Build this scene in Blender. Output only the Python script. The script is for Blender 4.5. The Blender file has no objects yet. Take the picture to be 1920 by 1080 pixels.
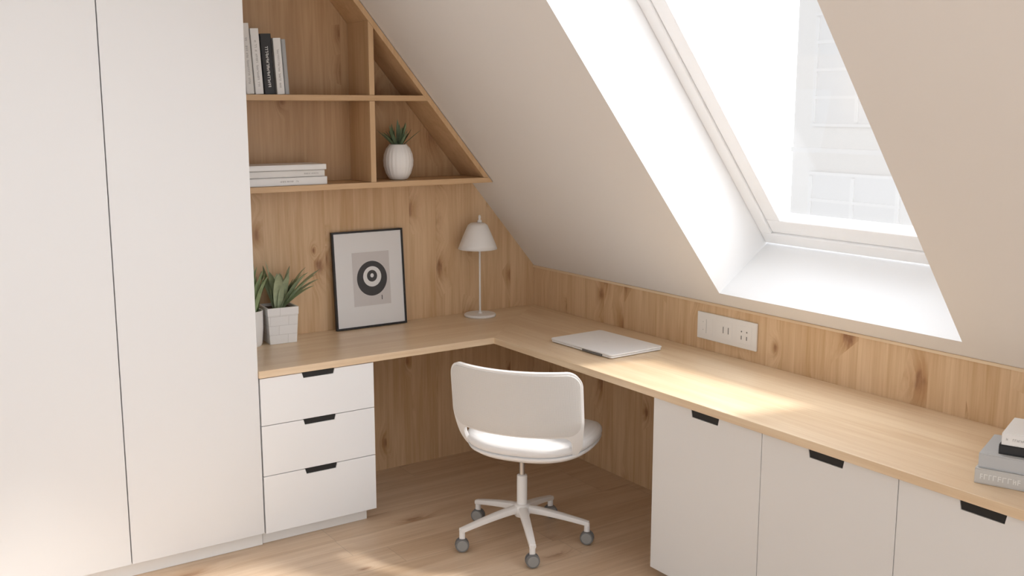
import bpy, bmesh, math, random
from mathutils import Vector, Matrix
random.seed(4)
C = bpy.context.scene.collection
R = math.radians

# ---------------------------------------------------------------- materials
def new_mat(name):
    m = bpy.data.materials.new(name); m.use_nodes = True
    nt = m.node_tree; b = nt.nodes['Principled BSDF']
    return m, nt, b

def plain(name, col, rough=.5, bump=0, bscale=300, metallic=0, var=0, coat=0):
    m, nt, b = new_mat(name)
    b.inputs['Base Color'].default_value = (*col, 1)
    b.inputs['Roughness'].default_value = rough
    b.inputs['Metallic'].default_value = metallic
    if coat: b.inputs['Coat Weight'].default_value = coat
    tc = nt.nodes.new('ShaderNodeTexCoord')
    n = nt.nodes.new('ShaderNodeTexNoise'); n.inputs['Scale'].default_value = bscale; n.inputs['Detail'].default_value = 3
    nt.links.new(tc.outputs['Object'], n.inputs['Vector'])
    if bump:
        bp = nt.nodes.new('ShaderNodeBump'); bp.inputs['Strength'].default_value = bump; bp.inputs['Distance'].default_value = .002
        nt.links.new(n.outputs['Fac'], bp.inputs['Height']); nt.links.new(bp.outputs['Normal'], b.inputs['Normal'])
    if var:
        mx = nt.nodes.new('ShaderNodeMix'); mx.data_type = 'RGBA'
        mx.inputs[6].default_value = (*[c*(1-var) for c in col], 1); mx.inputs[7].default_value = (*[min(1, c*(1+var)) for c in col], 1)
        nt.links.new(n.outputs['Fac'], mx.inputs[0]); nt.links.new(mx.outputs[2], b.inputs['Base Color'])
    return m

def wood(name, light, mid, knot, grain='Z', across='X', plank=.12, knots=True, rough=.45, contrast=1., seam=.25, kscale=(6.3, 3.7), off=0., keep=.42, ends=0, ks=1.):
    m, nt, b = new_mat(name); L = nt.links.new
    def M(op, a, c=None, d=None):
        n = nt.nodes.new('ShaderNodeMath'); n.operation = op
        for i, v in enumerate((a, c, d)):
            if v is None: continue
            if isinstance(v, (int, float)): n.inputs[i].default_value = v
            else: L(v, n.inputs[i])
        return n.outputs[0]
    def MR(v, a, bb, c, d):
        n = nt.nodes.new('ShaderNodeMapRange'); n.interpolation_type = 'SMOOTHSTEP'
        L(v, n.inputs[0])
        for i, q in enumerate((a, bb, c, d)): n.inputs[i+1].default_value = q
        return n.outputs[0]
    def comb(x, y, z):
        n = nt.nodes.new('ShaderNodeCombineXYZ')
        for i, v in enumerate((x, y, z)):
            if isinstance(v, (int, float)): n.inputs[i].default_value = v
            else: L(v, n.inputs[i])
        return n.outputs[0]
    def noise(vec, detail, dist=0):
        n = nt.nodes.new('ShaderNodeTexNoise'); n.inputs['Scale'].default_value = 1; n.inputs['Detail'].default_value = detail
        n.inputs['Distortion'].default_value = dist; L(vec, n.inputs['Vector']); return n.outputs['Fac']
    def mix(f, a, c):
        n = nt.nodes.new('ShaderNodeMix'); n.data_type = 'RGBA'
        if isinstance(f, (int, float)): n.inputs[0].default_value = f
        else: L(f, n.inputs[0])
        for i, v in ((6, a), (7, c)):
            if isinstance(v, tuple): n.inputs[i].default_value = (*v, 1)
            else: L(v, n.inputs[i])
        return n.outputs[2]
    tc = nt.nodes.new('ShaderNodeTexCoord'); sp = nt.nodes.new('ShaderNodeSeparateXYZ'); L(tc.outputs['Object'], sp.inputs[0])
    third = [k for k in 'XYZ' if k not in (grain, across)][0]
    g, a, t = (sp.outputs['XYZ'.index(k)] for k in (grain, across, third))
    t = M('ADD', t, off)
    p = M('DIVIDE', a, plank); idx = M('FLOOR', p)
    wn = nt.nodes.new('ShaderNodeTexWhiteNoise'); wn.noise_dimensions = '1D'; L(idx, wn.inputs['W']); rnd = wn.outputs['Value']
    fr = M('FRACT', p); edge = M('MINIMUM', fr, M('SUBTRACT', 1., fr))
    seam_m = MR(edge, 0., .012, seam, 0.)
    if ends:
        q = M('DIVIDE', M('MULTIPLY_ADD', rnd, 5.1, g), ends); qi = M('FLOOR', q); qf = M('FRACT', q)
        qe = M('MULTIPLY', M('MINIMUM', qf, M('SUBTRACT', 1., qf)), ends)
        seam_m = M('MAXIMUM', seam_m, MR(qe, 0., .0022, seam, 0.))
        wn2 = nt.nodes.new('ShaderNodeTexWhiteNoise'); wn2.noise_dimensions = '2D'; L(comb(idx, qi, 0.), wn2.inputs['Vector']); rnd = wn2.outputs['Value']
    g2 = M('ADD', M('MULTIPLY_ADD', rnd, 7.3, g), off*3.1); t2 = M('MULTIPLY_ADD', rnd, .9, t)
    # knots: flat cells in the face of the board, only some cells carry one
    vo = nt.nodes.new('ShaderNodeTexVoronoi'); vo.voronoi_dimensions = '2D'; vo.inputs['Scale'].default_value = 1; vo.inputs['Randomness'].default_value = 1.
    L(comb(M('MULTIPLY', a, kscale[0]), M('MULTIPLY', g2, kscale[1]), 0.), vo.inputs['Vector'])
    sc_ = nt.nodes.new('ShaderNodeSeparateColor'); L(vo.outputs['Color'], sc_.inputs[0])
    wob = noise(comb(M('MULTIPLY', a, 40), M('MULTIPLY', t2, 40), M('MULTIPLY', g2, 18)), 3)
    d = M('ADD', M('DIVIDE', vo.outputs['Distance'], M('MULTIPLY_ADD', sc_.outputs[1], 1.0*ks, .35*ks)), M('MULTIPLY_ADD', wob, .16, -.08))
    d = M('ADD', d, M('MULTIPLY', M('GREATER_THAN', sc_.outputs[0], keep), 5.))
    warp = MR(d, 0., .6, .055, 0.) if knots else 0.
    a2 = M('ADD', a, warp) if knots else a
    n1 = noise(comb(M('MULTIPLY', a2, 20), M('MULTIPLY', t2, 20), M('MULTIPLY', g2, 1.2)), 3, .6)
    n2 = noise(comb(M('MULTIPLY', a2, 85), M('MULTIPLY', t2, 85), M('MULTIPLY', g2, 2.5)), 3, .2)
    n3 = noise(comb(M('MULTIPLY', a, 330), M('MULTIPLY', t, 330), M('MULTIPLY', g2, 12)), 2)
    f = M('ADD', M('MULTIPLY', MR(n1, .32, .70, 0., 1.), .55*contrast), M('MULTIPLY', MR(n2, .32, .72, 0., 1.), .34*contrast))
    f = M('ADD', f, M('MULTIPLY', MR(n3, .3, .7, 0., 1.), .15*contrast))
    f = M('ADD', f, M('MULTIPLY_ADD', rnd, .28, -.14))
    cl = nt.nodes.new('ShaderNodeClamp'); L(f, cl.inputs[0]); f = cl.outputs[0]
    col = mix(f, light, mid)
    if knots:
        halo = M('MULTIPLY', MR(d, .06, .40, .72, 0.), MR(n2, .3, .6, .35, 1.))
        col = mix(halo, col, (mid[0]*.74, mid[1]*.60, mid[2]*.50))
        col = mix(M('MULTIPLY', MR(d, .03, .15, .85, 0.), MR(wob, .3, .62, 1., .5)), col, knot)
    col = mix(seam_m, col, tuple(x*.45 for x in mid))
    L(col, b.inputs['Base Color']); b.inputs['Roughness'].default_value = rough
    bp = nt.nodes.new('ShaderNodeBump'); bp.inputs['Strength'].default_value = .1; bp.inputs['Distance'].default_value = .001
    L(f, bp.inputs['Height']); L(bp.outputs['Normal'], b.inputs['Normal'])
    return m

WL, WM, WK = (.77, .56, .355), (.585, .37, .19), (.24, .10, .045)
wood_wall = wood('pine_wall', WL, WM, WK, 'Z', 'X', .15, off=.37, seam=.1, keep=.46)
wood_knee = wood('pine_knee_wall', WL, WM, WK, 'Z', 'Y', .15, off=.55, seam=.1, keep=.36, ks=1.15)
DL, DM = (.84, .67, .47), (.71, .515, .325)
wood_dx = wood('oak_top_across', DL, DM, (.45, .28, .15), 'X', 'Y', .19, knots=False, rough=.32, contrast=1.05, seam=.08)
wood_dy = wood('oak_top_along', DL, DM, (.45, .28, .15), 'Y', 'X', .21, knots=False, rough=.32, contrast=1.05, seam=.08)
SL, SM = (.67, .455, .265), (.53, .33, .165)
wood_sx = wood('shelf_board', SL, SM, WK, 'X', 'Y', .3, knots=False, contrast=.9, seam=0)
wood_sz = wood('shelf_upright', SL, SM, WK, 'Z', 'Y', .3, knots=False, contrast=.9, seam=0)
wood_sb = wood('shelf_back', (.55, .355, .195), (.40, .235, .115), (.22, .10, .045), 'Z', 'X', .6, knots=True, contrast=1., seam=0, keep=.22, off=.9)
wood_floor = wood('oak_floor', (.74, .575, .42), (.58, .41, .265), (.30, .165, .09), 'X', 'Y', .17, knots=True, rough=.36, seam=.42, kscale=(6, 2.5), off=3.3, keep=.26, ends=1.3, ks=.8)

paint = plain('ceiling_paint', (.85, .83, .81), .9, .05, 60)
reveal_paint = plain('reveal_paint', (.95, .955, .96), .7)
lacquer = plain('white_lacquer', (.81, .815, .82), .42, .02, 20)
lacquer2 = plain('white_front', (.88, .89, .90), .4, .02, 20)
lacquer3 = plain('warm_white_front', (.83, .828, .82), .42, .02, 20)
plinth_m = plain('plinth_white', (.86, .85, .83), .5, .02, 20)
carcass = plain('carcass_grey', (.35, .34, .33), .6)
dark = plain('recess_shade_black', (.012, .012, .012), .6)  # stands in for the shade inside the handle cut-outs
black = plain('frame_black', (.015, .015, .017), .4)
white_pl = plain('white_plastic', (.86, .855, .85), .4)
white_mt = plain('white_metal', (.88, .87, .86), .5)
white_cer = plain('white_ceramic', (.89, .885, .88), .35)
chrome = plain('steel_stem', (.6, .58, .56), .3, metallic=.9)
grey_rub = plain('caster_grey', (.17, .17, .17), .5)
grey_lt = plain('caster_face', (.30, .30, .29), .5)
pvc = plain('window_white', (.95, .955, .96), .3)
page = plain('page_paper', (.80, .78, .74), .8, .4, 400)
soil = plain('potting_soil', (.10, .08, .06), .95, .8, 80)

def fabric(name, c1, c2, sc):
    m, nt, b = new_mat(name); L = nt.links.new
    tc = nt.nodes.new('ShaderNodeTexCoord')
    ws = []
    for d in ('Y', 'Z', 'X'):
        w = nt.nodes.new('ShaderNodeTexWave'); w.bands_direction = d; w.inputs['Scale'].default_value = sc; w.inputs['Distortion'].default_value = 1.5
        w.inputs['Detail'].default_value = 2
        L(tc.outputs['Object'], w.inputs[0]); ws.append(w.outputs['Fac'])
    a = nt.nodes.new('ShaderNodeMath'); a.operation = 'ADD'; L(ws[0], a.inputs[0]); L(ws[1], a.inputs[1])
    a2 = nt.nodes.new('ShaderNodeMath'); a2.operation = 'MULTIPLY'; L(a.outputs[0], a2.inputs[0]); a2.inputs[1].default_value = .5
    mx = nt.nodes.new('ShaderNodeMix'); mx.data_type = 'RGBA'; mx.inputs[6].default_value = (*c1, 1); mx.inputs[7].default_value = (*c2, 1)
    L(a2.outputs[0], mx.inputs[0]); L(mx.outputs[2], b.inputs['Base Color'])
    bp = nt.nodes.new('ShaderNodeBump'); bp.inputs['Strength'].default_value = .3; bp.inputs['Distance'].default_value = .001
    L(a2.outputs[0], bp.inputs['Height']); L(bp.outputs['Normal'], b.inputs['Normal'])
    b.inputs['Roughness'].default_value = .9
    return m
fab_back = fabric('woven_back', (.62, .605, .585), (.76, .75, .735), 70)
fab_seat = fabric('woven_seat', (.79, .785, .785), (.86, .855, .855), 90)

def tile_pot():
    m, nt, b = new_mat('tiled_pot'); L = nt.links.new
    tc = nt.nodes.new('ShaderNodeTexCoord'); sp = nt.nodes.new('ShaderNodeSeparateXYZ'); L(tc.outputs['Object'], sp.inputs[0])
    ad = nt.nodes.new('ShaderNodeMath'); L(sp.outputs[0], ad.inputs[0]); L(sp.outputs[1], ad.inputs[1])
    cb = nt.nodes.new('ShaderNodeCombineXYZ'); L(ad.outputs[0], cb.inputs[0]); L(sp.outputs[2], cb.inputs[1])
    br = nt.nodes.new('ShaderNodeTexBrick'); L(cb.outputs[0], br.inputs['Vector']); br.inputs['Scale'].default_value = 1
    br.inputs['Brick Width'].default_value = .085; br.inputs['Row Height'].default_value = .042; br.inputs['Mortar Size'].default_value = .001
    br.inputs['Color1'].default_value = (.90, .895, .89, 1); br.inputs['Color2'].default_value = (.87, .865, .86, 1); br.inputs['Mortar'].default_value = (.70, .69, .68, 1)
    L(br.outputs['Color'], b.inputs['Base Color']); b.inputs['Roughness'].default_value = .5
    return m
pot_mat = tile_pot()
leaf1 = plain('leaf_green', (.30, .39, .21), .5, .1, 40, var=.35)
leaf2 = plain('leaf_sage', (.45, .52, .34), .5, .1, 40, var=.3)
leaf3 = plain('leaf_dark', (.14, .20, .115), .5, .1, 40, var=.35)

gm = bpy.data.materials.new('window_glass'); gm.use_nodes = True; nt = gm.node_tree; nt.nodes.clear()
o_ = nt.nodes.new('ShaderNodeOutputMaterial'); tr = nt.nodes.new('ShaderNodeBsdfTransparent'); gl = nt.nodes.new('ShaderNodeBsdfGlossy')
gl.inputs['Roughness'].default_value = .03; ms = nt.nodes.new('ShaderNodeMixShader'); ms.inputs[0].default_value = .05
nt.links.new(tr.outputs[0], ms.inputs[1]); nt.links.new(gl.outputs[0], ms.inputs[2]); nt.links.new(ms.outputs[0], o_.inputs[0])

# ---------------------------------------------------------------- geometry helpers
def box(bm, x0, x1, y0, y1, z0, z1, f=None):
    vs = [(x, y, z) for z in (z0, z1) for y in (y0, y1) for x in (x0, x1)]
    if f: vs = [f(*v) for v in vs]
    v = [bm.verts.new(q) for q in vs]
    for i in ((0, 2, 3, 1), (4, 5, 7, 6), (0, 1, 5, 4), (2, 6, 7, 3), (0, 4, 6, 2), (1, 3, 7, 5)):
        bm.faces.new([v[k] for k in i])
def prism(bm, pts, to3, d0, d1):
    a = [bm.verts.new(to3(p[0], p[1], d0)) for p in pts]; b = [bm.verts.new(to3(p[0], p[1], d1)) for p in pts]
    n = len(pts); bm.faces.new(a[::-1]); bm.faces.new(b)
    for i in range(n): bm.faces.new((a[i], a[(i+1) % n], b[(i+1) % n], b[i]))
def lathe(bm, prof, seg=48, c=(0, 0), rf=None):
    rings = []
    for r, z in prof:
        if r < 1e-6: rings.append([bm.verts.new((c[0], c[1], z))])
        else: rings.append([bm.verts.new((c[0]+r*(rf(t, z) if rf else 1)*math.cos(t), c[1]+r*(rf(t, z) if rf else 1)*math.sin(t), z)) for t in [2*math.pi*k/seg for k in range(seg)]])
    for a, b in zip(rings, rings[1:]):
        for k in range(seg):
            k2 = (k+1) % seg
            if len(a) == 1 and len(b) == 1: continue
            if len(a) == 1: bm.faces.new((a[0], b[k2], b[k]))
            elif len(b) == 1: bm.faces.new((a[k], a[k2], b[0]))
            else: bm.faces.new((a[k], a[k2], b[k2], b[k]))
def tube(bm, p0, p1, r0, r1=None, seg=24):
    r1 = r0 if r1 is None else r1
    p0 = Vector(p0); p1 = Vector(p1); d = (p1-p0).normalized(); q = d.to_track_quat('Z', 'Y')
    A = []; B = []
    for k in range(seg):
        t = 2*math.pi*k/seg; o = q @ Vector((math.cos(t), math.sin(t), 0))
        A.append(bm.verts.new(p0+o*r0)); B.append(bm.verts.new(p1+o*r1))
    bm.faces.new(A[::-1]); bm.faces.new(B)
    for k in range(seg): bm.faces.new((A[k], A[(k+1) % seg], B[(k+1) % seg], B[k]))
def obj(name, bm, mat, parent=None, smooth=False, bev=0, local=True, solid=0, solid_off=0, segs=2, sub=0):
    me = bpy.data.meshes.new(name)
    bmesh.ops.recalc_face_normals(bm, faces=bm.faces)
    if parent is not None and not local:
        w = parent.location if parent.parent is None else parent.parent.location
        bmesh.ops.translate(bm, verts=bm.verts, vec=-Vector(w))
    bm.to_mesh(me); bm.free()
    o = bpy.data.objects.new(name, me); C.objects.link(o)
    for mm in (mat if isinstance(mat, list) else [mat]): me.materials.append(mm)
    if parent is not None: o.parent = parent
    if smooth:
        for p in me.polygons: p.use_smooth = True
    if solid:
        s = o.modifiers.new('s', 'SOLIDIFY'); s.thickness = solid; s.offset = solid_off
    if bev:
        b = o.modifiers.new('b', 'BEVEL'); b.width = bev; b.segments = segs; b.limit_method = 'ANGLE'; b.angle_limit = R(40)
    if sub:
        s = o.modifiers.new('u', 'SUBSURF'); s.levels = sub; s.render_levels = sub
    return o
def sharp(o, ang=35):
    try: o.data.set_sharp_from_angle(angle=R(ang))
    except Exception: pass
    return o
def thing(name, label, cat, loc, rz=0, group=None):
    o = bpy.data.objects.new(name, None); o.empty_display_size = .1; C.objects.link(o)
    o.location = loc; o.rotation_euler = (0, 0, rz); o['label'] = label; o['category'] = cat
    if group: o['group'] = group
    return o
def struct(name, bm, mat, **k):
    o = obj(name, bm, mat, **k); o['kind'] = 'structure'; return o
NB = bmesh.new

# ---------------------------------------------------------------- room
Z0, MS = .965, 1.18
TH = math.atan(MS); cs, sn = math.cos(TH), math.sin(TH)
def SP(u, v, n): return (-cs*v+sn*n, u, Z0+sn*v+cs*n)      # sloping ceiling frame: u = along Y, v = up the slope, n = outward
def SQ(u, v, n): return SP(u-.052*(v-.077), v, n)
XB, YB = -5.2, -6.2
bm = NB(); box(bm, XB, .1, YB, .1, -.08, 0); struct('floor', bm, wood_floor)
bm = NB(); box(bm, XB, .1, 0, .1, 0, 2.6); struct('wall_back', bm, wood_wall)
bm = NB(); box(bm, 0, .1, YB, 0, 0, Z0-.001); struct('wall_right', bm, wood_knee)
bm = NB()
HU0, HU1, HV0, HV1, DN = -2.55, -1.425, .077, 1.95, .36
VT = (2.6-Z0)/sn
U0, U1, V0, V1 = YB, .1, -.08, VT+.4
def ring(n, h):
    o = [bm.verts.new(SP(u, v, n)) for u, v in ((U0, V0), (U1, V0), (U1, V1), (U0, V1))]
    i = [bm.verts.new(SQ(u, v, n)) for u, v in h]
    for k in range(4): bm.faces.new((o[k], o[(k+1) % 4], i[(k+1) % 4], i[k]))
    return o, i
o0, i0 = ring(0, ((HU0, HV0), (HU1, HV0), (HU1, HV1), (HU0, HV1)))
o1, i1 = ring(DN, ((HU0, .04), (HU1, .04), (HU1, HV1), (HU0, HV1)))
for k in range(4):
    bm.faces.new((o0[k], o0[(k+1) % 4], o1[(k+1) % 4], o1[k]))
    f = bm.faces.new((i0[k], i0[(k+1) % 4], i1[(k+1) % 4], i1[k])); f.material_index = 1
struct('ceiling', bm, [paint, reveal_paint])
bm = NB(); box(bm, XB, -cs*VT, YB, .1, 2.6, 2.7); struct('ceiling_flat', bm, paint)
bm = NB(); box(bm, -.004, 0, -4.2, -.001, Z0-.012, Z0-.002); struct('trim_1', bm, wood_dy)

# window
win = bpy.data.objects.new('window_1', None); C.objects.link(win); win['kind'] = 'structure'
def slope_frame(u0, u1, v0, v1, w, n0, n1):
    bm = NB()
    for a in ((u0, u1, v0, v0+w), (u0, u1, v1-w, v1), (u0, u0+w, v0+w, v1-w), (u1-w, u1, v0+w, v1-w)):
        box(bm, a[0], a[1], a[2], a[3], n0, n1, f=SQ)
    return bm
obj('window_frame', slope_frame(HU0, HU1, .05, HV1, .060, .335, .40), pvc, win, bev=.004)
obj('sash', slope_frame(HU0+.061, HU1-.061, .111, HV1-.061, .075, .345, .40), pvc, win, bev=.004)
bm = NB(); box(bm, HU0+.130, HU1-.130, .180, HV1-.130, .378, .384, f=SQ); obj('glass', bm, gm, win)

# building outside, its overexposed, washed-out look put into near-white colours
bfac = plain('facade_cream_washed', (.955, .945, .93), .9); bwin = plain('facade_window_washed', (.925, .922, .92), .6); bfr = plain('facade_frame_washed', (.965, .96, .955), .8)
bld = thing('building', 'pale cream building with rows of windows seen through the skylight', 'building', (11, 2, -9))
bm = NB(); box(bm, 0, 6, -9, 5.8, 0, 24); obj('wall', bm, bfac, bld)
for zi in range(7):
    for yi in range(5):
        y = 4.5-yi*2.25; z = 3.6+zi*2.6
        bm = NB(); box(bm, -.02, -.001, y-.9, y+.9, z-.9, z+.9); w = obj('window', bm, bwin, bld)
        for dy in (-.86, 0, .86):
            bm = NB(); box(bm, -.05, -.021, y+dy-.03, y+dy+.03, z-.85, z+.85); obj('mullion', bm, bfr, w)
        for dz in (-.9, -.45, 0, .45, .9):
            bm = NB(); box(bm, -.055, -.021, y-.9, y+.9, z+dz-.025, z+dz+.025); obj('glazing_bar', bm, bfr, w)
for zi in range(8):
    bm = NB(); box(bm, -.05, -.001, -9, 5.8, 2.24+zi*2.6, 2.32+zi*2.6); obj('ledge', bm, bfr, bld)

# ---------------------------------------------------------------- wardrobe
YF = -.57
WX0, WX1, WS = -2.84, -1.763, -2.297
w = thing('wardrobe', 'tall white wardrobe with two plain handleless doors left of the desk', 'wardrobe', ((WX0+WX1)/2, -.28, 0))
bm = NB(); box(bm, WX0, WX1, YF+.022, -.002, .065, 2.595); obj('body', bm, carcass, w, local=False)
for a, b_ in ((WX0+.002, WS-.002), (WS+.002, WX1)):
    bm = NB(); box(bm, a, b_, YF, YF+.02, .060, 2.59); obj('door', bm, lacquer, w, local=False, bev=.0015)
bm = NB(); box(bm, WX0, WX1, YF+.030, -.01, 0.001, .064); obj('plinth', bm, plinth_m, w, local=False)

# ---------------------------------------------------------------- drawer unit
def notch_front(lo, hi, z0, z1, nw, nd, to3, d0, d1):
    c = (lo+hi)/2
    pts = [(lo, z0), (hi, z0), (hi, z1), (c+nw/2, z1), (c+nw/2-.006, z1-nd), (c-nw/2+.006, z1-nd), (c-nw/2, z1), (lo, z1)]
    bm = NB(); prism(bm, pts, to3, d0, d1); return bm
def notch_fill(c, z1, nw, nd, to3, d0, d1):  # solid block filling a cut-out, coloured black for its dark interior
    e = .0008
    bm = NB(); prism(bm, [(c-nw/2+.006+e, z1-nd+e), (c+nw/2-.006-e, z1-nd+e), (c+nw/2-e, z1), (c-nw/2+e, z1)], to3, d0, d1); return bm
DX0, DX1 = -1.758, -1.248
du = thing('drawer_unit', 'white three drawer unit under the left end of the desk', 'drawer unit', ((DX0+DX1)/2, -.28, 0))
bm = NB(); box(bm, DX0, DX1, YF+.024, -.004, .062, .718); obj('body', bm, carcass, du, local=False)
bm = NB(); box(bm, DX0, DX1-.03, YF+.040, -.01, .001, .061); obj('plinth', bm, plinth_m, du, local=False)
to3 = lambda a, z, d: (a, d, z)
for z0, z1 in ((.5185, .716), (.304, .5155), (.056, .301)):
    d = obj('drawer', notch_front(DX0+.001, DX1, z0, z1, .146, .022, to3, YF, YF+.02), lacquer2, du, local=False, bev=.0008)
    obj('handle_notch_shade', notch_fill((DX0+DX1+.001)/2, z1, .146, .022, to3, YF+.003, YF+.02), dark, d, local=False)

# ---------------------------------------------------------------- cabinets below right arm
XF = -.612
names = ['white cabinet under the desk nearest to the office chair', 'white cabinet under the desk between the two other cabinets', 'white cabinet under the desk below the stack of books']
ys = [-1.654, -2.198, -2.733, -3.27]
to3 = lambda a, z, d: (d, a, z)
for i in range(3):
    ya, yb = ys[i+1], ys[i]
    cb = thing('cabinet', names[i], 'cabinet', (-.3, (ya+yb)/2, 0), group='white cabinets under the right desk')
    bm = NB(); box(bm, XF+.024, -.004, ya+.001, yb-.001, .04, .718); obj('body', bm, carcass if i else lacquer3, cb, local=False)
    bm = NB(); box(bm, XF+.05, -.01, ya+.001, yb-.001, .001, .039); obj('plinth', bm, plinth_m, cb, local=False)
    d = obj('door', notch_front(ya+.0015, yb-.0015, .03, .716, .142, .030, to3, XF, XF+.02), lacquer3, cb, local=False, bev=.0008)
    obj('handle_notch_shade', notch_fill((ya+yb)/2, .716, .142, .030, to3, XF+.003, XF+.02), dark, d, local=False)

# ---------------------------------------------------------------- worktop
XD, YD, YE, ZT = -.632, -.578, -3.29, .75
dk = thing('desk_worktop', 'long L-shaped light oak worktop running along both walls', 'desk', (-.5, -.4, .72))
bm = NB()
def poly_slab(pts, mi, skip=()):
    a = [bm.verts.new((p[0], p[1], .72)) for p in pts]; b = [bm.verts.new((p[0], p[1], ZT)) for p in pts]
    fs = [bm.faces.new(a[::-1]), bm.faces.new(b)]
    for i in range(len(pts)):
        if i in skip: continue
        fs.append(bm.faces.new((a[i], a[(i+1) % len(pts)], b[(i+1) % len(pts)], b[i])))
    for f in fs: f.material_index = mi
poly_slab([(-1.762, YD), (XD, YD), (-.001, -.001), (-1.762, -.001)], 0, (1,))
poly_slab([(XD, YD), (XD, YE), (-.001, YE), (-.001, -.001)], 1, (3,))
bmesh.ops.remove_doubles(bm, verts=bm.verts, dist=1e-5)
obj('worktop', bm, [wood_dx, wood_dy], dk, local=False, bev=.002)

# ---------------------------------------------------------------- bookshelf
SY = -.22
bs = thing('wall_bookshelf', 'built-in oak wall shelf cut diagonally along the sloping ceiling', 'bookshelf', (-1.1, -.11, 1.435))
def XS(z, off=.003): return -(z-Z0)/MS - off/sn                 # ceiling X at height z
SXL = -1.758
bm = NB(); T3 = lambda a, z, d: (a, d, z)
t = .026
prism(bm, [(SXL, 1.435), (XS(1.435), 1.435), (XS(1.46), 1.46), (SXL, 1.46)], T3, SY, -.002); obj('shelf', bm, wood_sx, bs, local=False, bev=.001)
bm = NB(); prism(bm, [(SXL, 1.826), (XS(1.826, t), 1.826), (XS(1.851, t), 1.851), (SXL, 1.851)], T3, SY, -.008); obj('shelf', bm, wood_sx, bs, local=False, bev=.001)
bm = NB(); ZT2 = 2.56
prism(bm, [(XS(1.461, t), 1.461), (XS(1.461), 1.461), (XS(ZT2), ZT2), (XS(ZT2, t), ZT2)], T3, SY, -.002); obj('slanted_side', bm, wood_sz, bs, local=False, bev=.001)
DV0, DV1 = -1.062, -1.036
zt0, zt1 = Z0-MS*(DV0+t/sn), Z0-MS*(DV1+t/sn)
bm = NB(); prism(bm, [(DV0, 1.461), (DV1, 1.461), (DV1, 1.825), (DV0, 1.825)], T3, SY, -.008); obj('divider', bm, wood_sz, bs, local=False, bev=.001)
bm = NB(); prism(bm, [(DV0, 1.852), (DV1, 1.852), (DV1, zt1-.001), (DV0, zt0-.001)], T3, SY, -.008); obj('divider', bm, wood_sz, bs, local=False, bev=.001)
bm = NB(); prism(bm, [(SXL, 1.461), (XS(1.461, t+.001), 1.461), (XS(ZT2, t+.001), ZT2), (SXL, ZT2)], T3, -.007, -.002); obj('back_panel', bm, wood_sb, bs, local=False)
bm = NB(); prism(bm, [(SXL, ZT2), (XS(ZT2), ZT2), (XS(2.585), 2.585), (SXL, 2.585)], T3, SY, -.002); obj('top_board', bm, wood_sx, bs, local=False)
bm = NB(); box(bm, SXL, SXL+.024, SY, -.008, 1.461, 1.825); obj('side_panel', bm, wood_sz, bs, local=False)
bm = NB(); box(bm, SXL, SXL+.024, SY, -.008, 1.852, ZT2-.001); obj('side_panel', bm, wood_sz, bs, local=False)

# ---------------------------------------------------------------- books
def book(label, loc, rz, L, T, W, cover, upright, tilt=0, group=None, pattern=0, textcol=None, hard=.003, size=.2, a_from=.12, a_to=.8):
    """L length of spine, T thickness, W width; spine faces local -Y. Flat: length on X. Upright: length on Z."""
    r = thing('book', label, 'book', loc, rz, group)
    if upright: r.rotation_euler = (0, tilt, rz)
    F = (lambda a, b, c: (b, c, a)) if upright else (lambda a, b, c: (a, c, b))   # a along spine, b thickness (from 0), c width
    a0, a1 = (0, L) if upright else (-L/2, L/2)
    b0 = -T/2 if upright else 0
    bm = NB()
    box(bm, a0, a1, b0, b0+hard, -W/2, W/2, f=F); box(bm, a0, a1, b0+T-hard, b0+T, -W/2, W/2, f=F)
    box(bm, a0, a1, b0+hard, b0+T-hard, -W/2, -W/2+hard, f=F)
    obj('cover', bm, cover, r, bev=.0012)
    bm = NB(); box(bm, a0+.003, a1-.003, b0+hard, b0+T-hard, -W/2+hard, W/2-.004, f=F); obj('pages', bm, page, r)
    if textcol:
        bm = NB(); rnd = random.Random(pattern)
        s = a0+L*a_from; end = a0+L*a_to; hgt = T*size; st = hgt*.16; m_ = b0+T*.5
        y0, y1 = -W/2-.0006, -W/2-.0001
        while s < end:                                   # small unreadable letter shapes: stems and cross strokes
            wd = rnd.uniform(.45, .7)*hgt
            if rnd.random() < .84:
                box(bm, s, s+st, m_-hgt/2, m_+hgt/2, y0, y1, f=F)
                k = rnd.random()
                if k < .7: box(bm, s+st, s+wd, m_+hgt/2-st, m_+hgt/2, y0, y1, f=F)
                if k > .3: box(bm, s+st, s+wd, m_-st/2, m_+st/2, y0, y1, f=F)
                if k > .6: box(bm, s+wd-st, s+wd, m_-hgt/2, m_+hgt/2-st, y0, y1, f=F)
            s += wd+hgt*.22
        obj('spine_text', bm, textcol, r)
    return r
cw = plain('cover_white', (.87, .87, .865), .5); cg = plain('cover_cool_grey', (.42, .43, .44), .5); cc = plain('cover_cream', (.79, .78, .76), .5)
cb_ = plain('cover_black', (.02, .02, .022), .45); cgr = plain('cover_slate', (.52, .535, .55), .6); ck = plain('cover_stone', (.60, .595, .58), .6)
tx_d = plain('print_dark', (.18, .18, .18), .6); tx_l = plain('print_light', (.85, .85, .83), .6); tx_m = plain('print_mid', (.45, .44, .43), .6)
G1 = 'upright books on the upper shelf'
ub = [(-1.645, .030, .285, cg, None, 'grey upright book mostly hidden by the wardrobe edge'),
      (-1.606, .034, .292, cc, tx_m, 'cream tallest upright book, close beside the wardrobe edge'),
      (-1.566, .036, .272, cw, tx_m, 'white upright book touching the left of the black book'),
      (-1.519, .048, .252, cb_, tx_l, 'black upright book with white lettering on the upper shelf'),
      (-1.470, .034, .236, cw, tx_m, 'white upright book touching the right of the black book'),
      (-1.441, .018, .232, cg, None, 'grey thin upright book, rightmost in its row on the upper shelf')]
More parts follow.
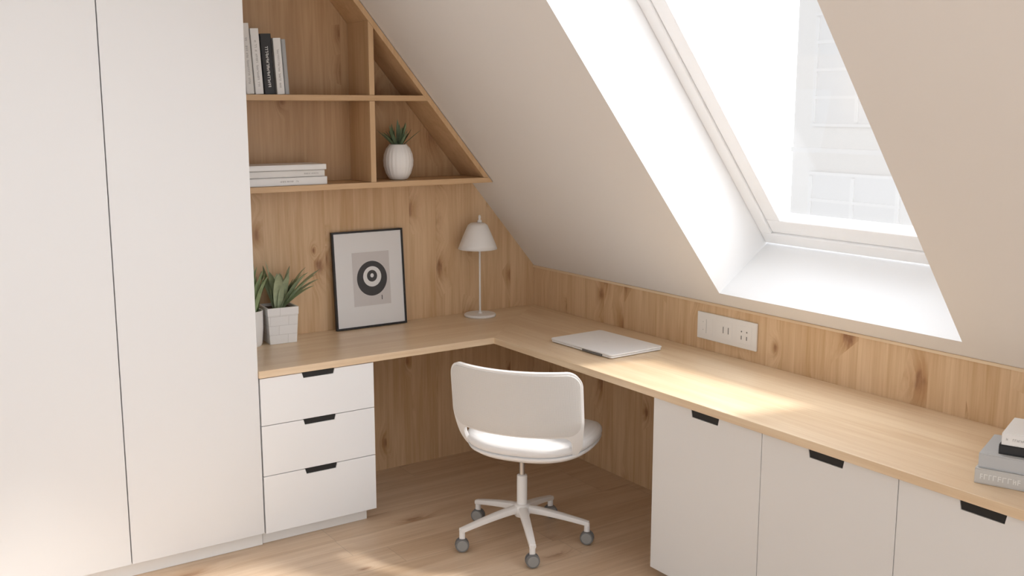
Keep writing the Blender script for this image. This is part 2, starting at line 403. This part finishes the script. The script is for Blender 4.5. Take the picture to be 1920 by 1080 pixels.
for i, (x, T, L, mt, tx, lab) in enumerate(ub):
    book(lab, (x, -.12, 1.8525), 0, L, T, .155, mt, True, tilt=R(-3), group=G1, pattern=i+1, textcol=tx, size=.26)
G2 = 'flat books on the lower shelf'
book('white flat book at the bottom of the lower shelf stack', (-1.47, -.115, 1.461), 0, .40, .034, .17, cw, False, group=G2, pattern=11, textcol=tx_m, a_from=.45, a_to=.68)
book('pale flat book in the middle of the lower shelf stack', (-1.474, -.113, 1.4965), 0, .39, .028, .165, cc, False, group=G2, pattern=12, textcol=tx_m, a_from=.75, a_to=.93)
book('thin white flat book on top of the lower shelf stack', (-1.470, -.115, 1.526), 0, .396, .024, .168, cw, False, group=G2, pattern=13)
rz = R(-69.5); ex = Vector((math.cos(rz), math.sin(rz), 0)); ey = Vector((-math.sin(rz), math.cos(rz), 0)); Lc = Vector((-.547, -2.93, .7505))
G3 = 'books stacked on the right end of the desk'
z = .7505
for i, (L, T, W, o1_, o2_, mt, tx, lab) in enumerate([
        (.30, .044, .22, 0, 0, ck, tx_l, 'stone grey thick book at the bottom of the desk stack'),
        (.29, .042, .21, .006, .008, cgr, None, 'slate grey book second from the bottom of the desk stack'),
        (.24, .028, .17, .052, .03, cb_, None, 'black book under the top book of the desk stack'),
        (.24, .034, .18, .058, .028, cw, tx_m, 'white book on top of the desk stack')]):
    p = Lc+ex*(L/2+o1_)+ey*(W/2+o2_)
    book(lab, (p.x, p.y, z), rz, L, T, W, mt, False, group=G3, pattern=31+i, textcol=tx, size=.34 if i == 0 else .2, a_from=.05, a_to=.92)
    z += T+.0005

# ---------------------------------------------------------------- plants
def blade(bm, p, az, el, ln, wd, bend, seg=9, fold=.25):
    p = Vector(p); rows = []
    side = Vector((-math.sin(az), math.cos(az), 0)); s = ln/seg
    for k in range(seg+1):
        t_ = k/seg; e = el-bend*t_*t_
        d = Vector((math.cos(az)*math.cos(e), math.sin(az)*math.cos(e), math.sin(e)))
        w_ = wd*.5*max(.02, (math.sin(math.pi*(.18+.82*t_))**.6))
        nrm = d.cross(side)
        rows.append((p-side*w_, p+nrm*w_*fold, p+side*w_)); p = p+d*s
    vs = [[bm.verts.new(q) for q in r] for r in rows]
    for a, b in zip(vs, vs[1:]):
        bm.faces.new((a[0], a[1], b[1], b[0])); bm.faces.new((a[1], a[2], b[2], b[1]))
pt = thing('potted_plant', 'green leafy plant in white square tiled pot left of the framed print', 'plant', (-1.478, -.088, .7505), R(-4))
bm = NB(); hh = .165
prof = [(.062, 0), (.069, hh-.035), (.071, hh-.034), (.072, hh), (.063, hh), (.061, hh-.03)]
rows = []
for r_, z_ in prof: rows.append([bm.verts.new((sx*r_, sy*r_, z_)) for sx, sy in ((-1, -1), (1, -1), (1, 1), (-1, 1))])
bm.faces.new(rows[0][::-1])
for a, b in zip(rows, rows[1:]):
    for k in range(4): bm.faces.new((a[k], a[(k+1) % 4], b[(k+1) % 4], b[k]))
bm.faces.new(rows[-1]); obj('pot', bm, pot_mat, pt, bev=.003)
bm = NB(); box(bm, -.059, .059, -.059, .059, hh-.029, hh-.012); obj('soil', bm, soil, pt)
bm = NB(); rnd = random.Random(5)
for k in range(20):
    az = rnd.uniform(0, 2*math.pi)
    rr = rnd.uniform(0, .03)
    back = math.sin(az) > .2
    ln = rnd.uniform(.13, .20)*(.8 if back else 1)
    blade(bm, (rr*math.cos(az), rr*math.sin(az)*.7, hh-.015), az, R(rnd.uniform(62, 88)) if not back else R(86), ln, rnd.uniform(.032, .042), rnd.uniform(.2, .7)*(.2 if back else 1), fold=.45)
for az, el, ln, bd in ((-.12, 50, .245, .40), (-.3, 46, .21, .5), (-.7, 52, .235, .5), (-.9, 60, .23, .6), (-.5, 66, .22, .4), (3.0, 72, .19, .2), (3.3, 78, .21, .1), (2.9, 84, .22, .1), (-1.3, 75, .18, .6), (-.5, 42, .18, .4), (-1.8, 70, .2, .5)):
    blade(bm, (.02*math.cos(az), .02*math.sin(az), hh-.015), az, R(el), ln, .046, bd, fold=.4)
o = obj('foliage', bm, leaf2, pt, smooth=True)
for v in o.data.vertices:
    if v.co.y > .08: v.co.y = .08-(v.co.y-.08)*.05
    if v.co.x < -.066: v.co.x = -.066+(v.co.x+.066)*.05
p2 = thing('potted_plant', 'upright green plant in round white pot half hidden by the wardrobe', 'plant', (-1.624, -.11, .7505))
bm = NB(); lathe(bm, [(0, 0), (.048, 0), (.054, .01), (.060, .08), (.061, .16), (.054, .16), (.052, .14), (0, .14)], 40); sharp(obj('pot', bm, white_cer, p2, smooth=True))
bm = NB(); lathe(bm, [(0, .141), (.051, .141), (.051, .148), (0, .148)], 30); obj('soil', bm, soil, p2)
bm = NB()
for k in range(46):
    az = rnd.uniform(0, 2*math.pi); rr = rnd.uniform(0, .04)
    ln = rnd.uniform(.15, .235)
    blade(bm, (rr*math.cos(az), rr*math.sin(az), .145), az, R(rnd.uniform(70, 89)), ln, rnd.uniform(.018, .030), rnd.uniform(.05, .5), fold=.4)
o = obj('foliage', bm, leaf1, p2, smooth=True)
for v in o.data.vertices:
    if v.co.y > .1: v.co.y = .1
    if v.co.x > .072: v.co.x = .072+(v.co.x-.072)*.05
vz = thing('potted_succulent', 'small spiky green plant in ribbed white round vase on the shelf', 'plant', (-.872, -.125, 1.4605))
bm = NB()
pr = [(0, 0), (.034, 0), (.044, .006), (.058, .03), (.068, .065), (.070, .09), (.066, .12), (.055, .148), (.045, .16), (.042, .166), (.037, .166), (.037, .15), (0, .15)]
lathe(bm, pr, 120, rf=lambda t_, z_: 1+(.026*abs(math.sin(11*t_)) if .003 < z_ < .155 else 0)); obj('vase', bm, white_cer, vz, smooth=True)
bm = NB(); rnd = random.Random(9)
for k in range(34):
    az = rnd.uniform(0, 2*math.pi); ln = rnd.uniform(.08, .135)
    blade(bm, (.012*math.cos(az), .012*math.sin(az), .15), az, R(rnd.uniform(38, 85)), ln, rnd.uniform(.012, .019), rnd.uniform(-.2, .3), fold=.4)
o = obj('foliage', bm, leaf3, vz, smooth=True)

# ---------------------------------------------------------------- lamp
lp = thing('table_lamp', 'slim white table lamp with cone shade standing in the desk corner', 'lamp', (-.412, -.112, .7505))
bm = NB(); lathe(bm, [(0, 0), (.078, 0), (.081, .003), (.081, .009), (.077, .013), (.012, .014), (.008, .022), (0, .022)], 56); sharp(obj('base', bm, white_mt, lp, smooth=True))
bm = NB(); tube(bm, (0, 0, .015), (0, 0, .495), .0048); sharp(obj('pole', bm, white_mt, lp, smooth=True))
bm = NB(); lathe(bm, [(.098, .345), (.090, .368), (.075, .405), (.060, .440), (.049, .464), (.036, .474), (.008, .478)], 56, c=(-.012, 0))
sharp(obj('lamp_shade', bm, white_mt, lp, smooth=True, solid=.002))
bm = NB(); lathe(bm, [(0, .476), (.011, .477), (.011, .488), (.005, .492), (.007, .505), (.004, .514), (0, .515)], 24); obj('finial', bm, white_mt, lp, smooth=True)
bm = NB(); lathe(bm, [(0, .385), (.018, .39), (.026, .41), (.018, .432), (.012, .45), (0, .455)], 24, c=(-.012, 0))
obj('bulb', bm, white_cer, lp, smooth=True)

# ---------------------------------------------------------------- picture
pf = thing('picture_frame', 'black framed circle print leaning on the wood wall', 'picture', (-.99, -.058, .752)); pf.rotation_euler = (R(-4.2), 0, 0)
FW, FH, fw = .375, .467, .009
bm = NB(); hw = FW/2
for a in ((-hw, hw, 0, fw), (-hw, hw, FH-fw, FH), (-hw, -hw+fw, fw, FH-fw), (hw-fw, hw, fw, FH-fw)): box(bm, a[0], a[1], 0, .018, a[2], a[3])
obj('frame', bm, black, pf, bev=.001)
matb = plain('mat_board', (.84, .845, .855), .6); prn = plain('print_paper', (.67, .65, .65), .7); ink = plain('print_ink', (.055, .055, .06), .6)
bm = NB(); box(bm, -hw+fw, hw-fw, .006, .014, fw, FH-fw); obj('mat_board', bm, matb, pf)
bm = NB(); box(bm, -.088, .108, .0052, .0059, .105, .363); pr_ = obj('print', bm, prn, pf)
def disc(r_, cx, cz, y, mt, name):
    bm = NB(); vs = [bm.verts.new((cx+r_[0]*math.cos(q), y, cz+r_[1]*math.sin(q))) for q in [2*math.pi*k/64 for k in range(64)]]
    bm.faces.new(vs); obj(name, bm, mt, pr_)
disc((.080, .084), .012, .235, .0048, ink, 'dark_disc'); disc((.048, .049), .013, .244, .0044, matb, 'light_ring'); disc((.027, .028), .012, .247, .0040, ink, 'dark_dot'); disc((.009, .010), .012, .249, .0036, matb, 'light_dot')
bm = NB(); box(bm, .058, .062, .0045, .0050, .128, .150); obj('signature_mark', bm, ink, pr_)

# ---------------------------------------------------------------- laptop
lt = thing('laptop', 'closed white laptop lying on the desk near the corner', 'laptop', (-.315, -1.0, .7505), R(1.5))
def rslab(x, y, z0, z1, r_, seg=8):
    bm = NB(); pts = []
    for cx, cy, a0 in ((x-r_, y-r_, 0), (-x+r_, y-r_, 90), (-x+r_, -y+r_, 180), (x-r_, -y+r_, 270)):
        for k in range(seg+1):
            a = R(a0+90*k/seg); pts.append((cx+r_*math.cos(a), cy+r_*math.sin(a)))
    prism(bm, pts, lambda a, b, c: (a, b, c), z0, z1); return bm
lap = plain('laptop_white', (.93, .935, .94), .4)
obj('base', rslab(.148, .208, .002, .010, .015), lap, lt, bev=.002)
obj('shadow_gap', rslab(.144, .204, .010, .0115, .015), grey_rub, lt)  # dark slab painted in as the shadow between base and lid
obj('lid', rslab(.150, .210, .0115, .018, .016), lap, lt, bev=.0015)
for sx in (-1, 1):
    for sy in (-1, 1):
        bm = NB(); tube(bm, (sx*.12, sy*.18, 0), (sx*.12, sy*.18, .002), .008); obj('rubber_foot', bm, grey_rub, lt)
bm = NB(); vs = [bm.verts.new((.014*math.cos(q)*(1-.12*math.cos(q)**8), .017*math.sin(q), .0183)) for q in [2*math.pi*k/40 for k in range(40)]]; bm.faces.new(vs)
obj('lid_emblem', bm, plain('emblem_pale', (.90, .905, .91), .35), lt)
bm = NB(); box(bm, -.152, -.147, -.150, -.02, .003, .0105); obj('front_notch', bm, grey_rub, lt)

# ---------------------------------------------------------------- sockets
sk = thing('power_outlet', 'wide cream wall socket panel on the wood backsplash', 'power outlet', (-.001, -1.433, .80))
pl = plain('socket_cream', (.86, .84, .81), .4); pl2 = plain('socket_module', (.87, .85, .82), .35)
bm = NB(); box(bm, -.011, 0, -.172, .172, 0, .118); obj('plate', bm, pl, sk, bev=.003)
def slot(name, mt, par, *b):
    bm = NB(); box(bm, *b); obj(name, bm, mt, par)
for cy, wd in ((.115, .075), (0.010, .095), (-.105, .085)):
    bm = NB(); box(bm, -.0118, -.0112, cy-wd/2, cy+wd/2, .022, .096); mo = obj('module', bm, pl2, sk, bev=.0003)
    if cy > .05:
        slot('switch_line', tx_m, mo, -.0124, -.0119, cy-.0008, cy+.0008, .028, .09)
        for q in (.040, .075): slot('indicator', tx_m, mo, -.0124, -.0119, cy+.018, cy+.021, q, q+.003)
    elif cy > -.05:
        for q in (-.026, .004): slot('socket_slot', tx_d, mo, -.0124, -.0119, cy+q-.0020, cy+q+.0020, .046, .074)
    else:
        for q in (-.016, .014):
            slot('socket_slot', tx_d, mo, -.0124, -.0119, cy+q-.0022, cy+q+.0022, .038, .054)
            bm = NB(); tube(bm, (-.0119, cy+q, .072), (-.0124, cy+q, .072), .0034, seg=16); obj('socket_hole', bm, tx_d, mo)

# ---------------------------------------------------------------- office chair
CH = R(34)
ch = thing('office_chair', 'white swivel chair with woven backrest pushed towards the desk corner', 'chair', (-.838, -1.103, 0), CH)
bm = NB()
angs = [R(243.9+72*k)-CH for k in range(5)]
lathe(bm, [(0, .108), (.030, .108), (.038, .122), (.038, .150), (.026, .162), (0, .162)], 32)
for a in angs:
    dx, dy = math.cos(a), math.sin(a); prev = None
    for k in range(9):
        t_ = k/8; r_ = .02+t_*.262; zc = .140-.050*t_**1.3; hw_ = .021-.007*t_; hz = .017-.006*t_
        sec = []
        for q in range(10):
            an = 2*math.pi*q/10; lx = hw_*math.copysign(abs(math.cos(an))**.6, math.cos(an)); lz = hz*math.copysign(abs(math.sin(an))**.6, math.sin(an))
            sec.append(bm.verts.new((dx*r_-dy*lx, dy*r_+dx*lx, zc+lz)))
        if prev:
            for q in range(10): bm.faces.new((prev[q], prev[(q+1) % 10], sec[(q+1) % 10], sec[q]))
        prev = sec
    bm.faces.new(prev)
    tube(bm, (dx*.274, dy*.274, .055), (dx*.274, dy*.274, .095), .012, seg=16)
sharp(obj('star_base', bm, white_mt, ch, smooth=True), 50)
camdir = R(235.8)-CH
for i, a in enumerate(angs):
    px, py = math.cos(a)*.275, math.sin(a)*.275
    wa = camdir+R([12, -14, 20, -22, 8][i])
    ax = Vector((math.cos(wa), math.sin(wa), 0))
    bm = NB(); c0 = Vector((px, py, .030))
    tube(bm, c0-ax*.006, c0+ax*.006, .020, seg=28); tube(bm, (px, py, .045), (px, py, .062), .012, .009, seg=16)
    cst = obj('caster', bm, white_pl, ch, smooth=False)
    for s_ in (-1, 1):
        bm = NB(); tube(bm, c0+ax*.0065*s_, c0+ax*.017*s_, .029, .027, seg=32); wh = sharp(obj('wheel', bm, grey_rub, cst, smooth=True))
        tube_bm = NB(); tube(tube_bm, c0+ax*.0171*s_, c0+ax*.0185*s_, .022, .020, seg=28)
        me = bpy.data.meshes.new('tmp'); tube_bm.to_mesh(me); tube_bm.free()
        b2 = NB(); b2.from_mesh(wh.data); n0 = len(b2.faces); b2.from_mesh(me); b2.faces.ensure_lookup_table()
        for f in b2.faces[n0:]: f.material_index = 1
        b2.to_mesh(wh.data); b2.free(); wh.data.materials.append(grey_lt)
bm = NB(); lathe(bm, [(0, .16), (.0215, .16), (.0215, .285), (.017, .288), (0, .288)], 32); sharp(obj('column', bm, white_mt, ch, smooth=True))
bm = NB(); tube(bm, (0, 0, .288), (0, 0, .385), .0115); sharp(obj('gas_stem', bm, chrome, ch, smooth=True))
bm = NB(); lathe(bm, [(0, .372), (.028, .372), (.05, .392), (.06, .41), (0, .41)], 32); sharp(obj('seat_mount', bm, white_pl, ch, smooth=True))
OY = -.048                                                     # seat and back sit slightly to the right of the column
def sup(a, b, n, q):
    c_, s_ = math.cos(q), math.sin(q)
    return a*math.copysign(abs(c_)**(2/n), c_), b*math.copysign(abs(s_)**(2/n), s_)
def pad(prof, ax_, by_, n, seg=72, zf=None, ox=.020, oy=-.050):
    bm = NB(); rs = []
    for s_, z_ in prof:
        if s_ == 0: rs.append([bm.verts.new((ox, oy, z_))]); continue
        row = []
        for k in range(seg):
            x, y = sup(ax_*s_, by_*s_, n, 2*math.pi*k/seg); row.append(bm.verts.new((x+ox, y+oy, z_+(zf(x, y) if zf else 0))))
        rs.append(row)
    for a, b in zip(rs, rs[1:]):
        for k in range(seg):
            k2 = (k+1) % seg
            if len(a) == 1: bm.faces.new((a[0], b[k2], b[k]))
            elif len(b) == 1: bm.faces.new((a[k], a[k2], b[0]))
            else: bm.faces.new((a[k], a[k2], b[k2], b[k]))
    return bm
zf = lambda x, y: .16*y*y - .25*max(0, x-.12)**2*4
obj('seat_shell', pad([(0, .408), (.5, .408), (.78, .412), (.90, .420), (.97, .432), (.99, .4445), (.93, .445), (0, .445)], .265, .266, 2.7, zf=zf), white_pl, ch, smooth=True)
obj('seat', pad([(0, .4455), (.95, .4455), (.99, .452), (1.0, .462), (.995, .474), (.96, .485), (.88, .491), (.6, .488), (0, .484)], .264, .265, 2.7, zf=zf), fab_seat, ch, smooth=True)
def rbox(s, z_, cx, cz, hx, hz, r_):
    qx, qz = abs(s-cx)-(hx-r_), abs(z_-cz)-(hz-r_)
    return math.hypot(max(qx, 0), max(qz, 0))+min(max(qx, qz), 0)-r_
def shell(sdf, s0, s1, z0, z1, n, m, mp):
    bm = NB(); G = [[bm.verts.new((s0+(s1-s0)*i/n, z0+(z1-z0)*j/m, 0)) for i in range(n+1)] for j in range(m+1)]
    for j in range(m):
        for i in range(n):
            q = (G[j][i], G[j][i+1], G[j+1][i+1], G[j+1][i]); cx = sum(v.co.x for v in q)/4; cz = sum(v.co.y for v in q)/4
            if sdf(cx, cz) < 0: bm.faces.new(q)
    bmesh.ops.delete(bm, geom=[v for v in bm.verts if not v.link_faces], context='VERTS')
    for v in bm.verts:
        if v.is_boundary:
            for _ in range(4):
                x, z_ = v.co.x, v.co.y; d_ = sdf(x, z_); e = 1e-4
                gx = (sdf(x+e, z_)-sdf(x-e, z_))/(2*e); gz = (sdf(x, z_+e)-sdf(x, z_-e))/(2*e); l2 = gx*gx+gz*gz or 1
                v.co.x -= d_*gx/l2; v.co.y -= d_*gz/l2
    for v in bm.verts: v.co = Vector(mp(v.co.x, v.co.y))
    return bm
RB = .44
def bmap(s, z_):
    q = max(0, .60-z_)
    k = 1-.40*q-1.4*q*q
    return (-.250+RB*(1-math.cos(s/RB))-(z_-.46)*.13+1.5*q*q, OY+RB*math.sin(s/RB)*k, z_)
fr = lambda s, z_: max(rbox(s, z_, 0, .624, .296, .182, .064), -rbox(s, z_, 0, .43, .252, .108, .040))
obj('back_frame', shell(fr, -.32, .32, .42, .82, 128, 80, bmap), white_pl, ch, smooth=True, solid=.016, bev=.005, segs=3)
pn = lambda s, z_: rbox(s, z_, 0, .671, .287, .126, .055)
obj('backrest', shell(pn, -.32, .32, .53, .82, 128, 58, bmap), fab_back, ch, smooth=True, solid=.021, bev=.004)

# ---------------------------------------------------------------- light
W = bpy.data.worlds.new('World'); bpy.context.scene.world = W; W.use_nodes = True; nt = W.node_tree
bg = nt.nodes['Background']; tc = nt.nodes.new('ShaderNodeTexCoord'); sp = nt.nodes.new('ShaderNodeSeparateXYZ'); nt.links.new(tc.outputs['Generated'], sp.inputs[0])
mr = nt.nodes.new('ShaderNodeMapRange'); mr.inputs[1].default_value = -.2; mr.inputs[2].default_value = .7; mr.inputs[3].default_value = 0; mr.inputs[4].default_value = 1
nt.links.new(sp.outputs[0], mr.inputs[0])
mx = nt.nodes.new('ShaderNodeMix'); mx.data_type = 'RGBA'; mx.inputs[6].default_value = (.745, .755, .77, 1); mx.inputs[7].default_value = (5.4, 5.6, 5.9, 1)
nt.links.new(mr.outputs[0], mx.inputs[0]); nt.links.new(mx.outputs[2], bg.inputs['Color']); bg.inputs['Strength'].default_value = 1.0
sl = bpy.data.lights.new('sun', 'SUN'); sl.energy = 4.2; sl.angle = R(7); sl.color = (1, .96, .91)
so = bpy.data.objects.new('sun', sl); C.objects.link(so); so.location = (4, -3, 5)
so.rotation_euler = Vector((-1, .54, -1.2)).to_track_quat('-Z', 'Y').to_euler()

# ---------------------------------------------------------------- camera
cam = bpy.data.cameras.new('cam'); cam.sensor_width = 36; cam.lens = 36.94; co = bpy.data.objects.new('camera', cam); C.objects.link(co)
co.location = (-3.228, -4.545, 1.80); co.rotation_euler = (R(90-9.79), 0, R(-34.2))
sc = bpy.context.scene; sc.camera = co
sc.view_settings.view_transform = 'Standard'; sc.view_settings.look = 'None'; sc.view_settings.exposure = .25
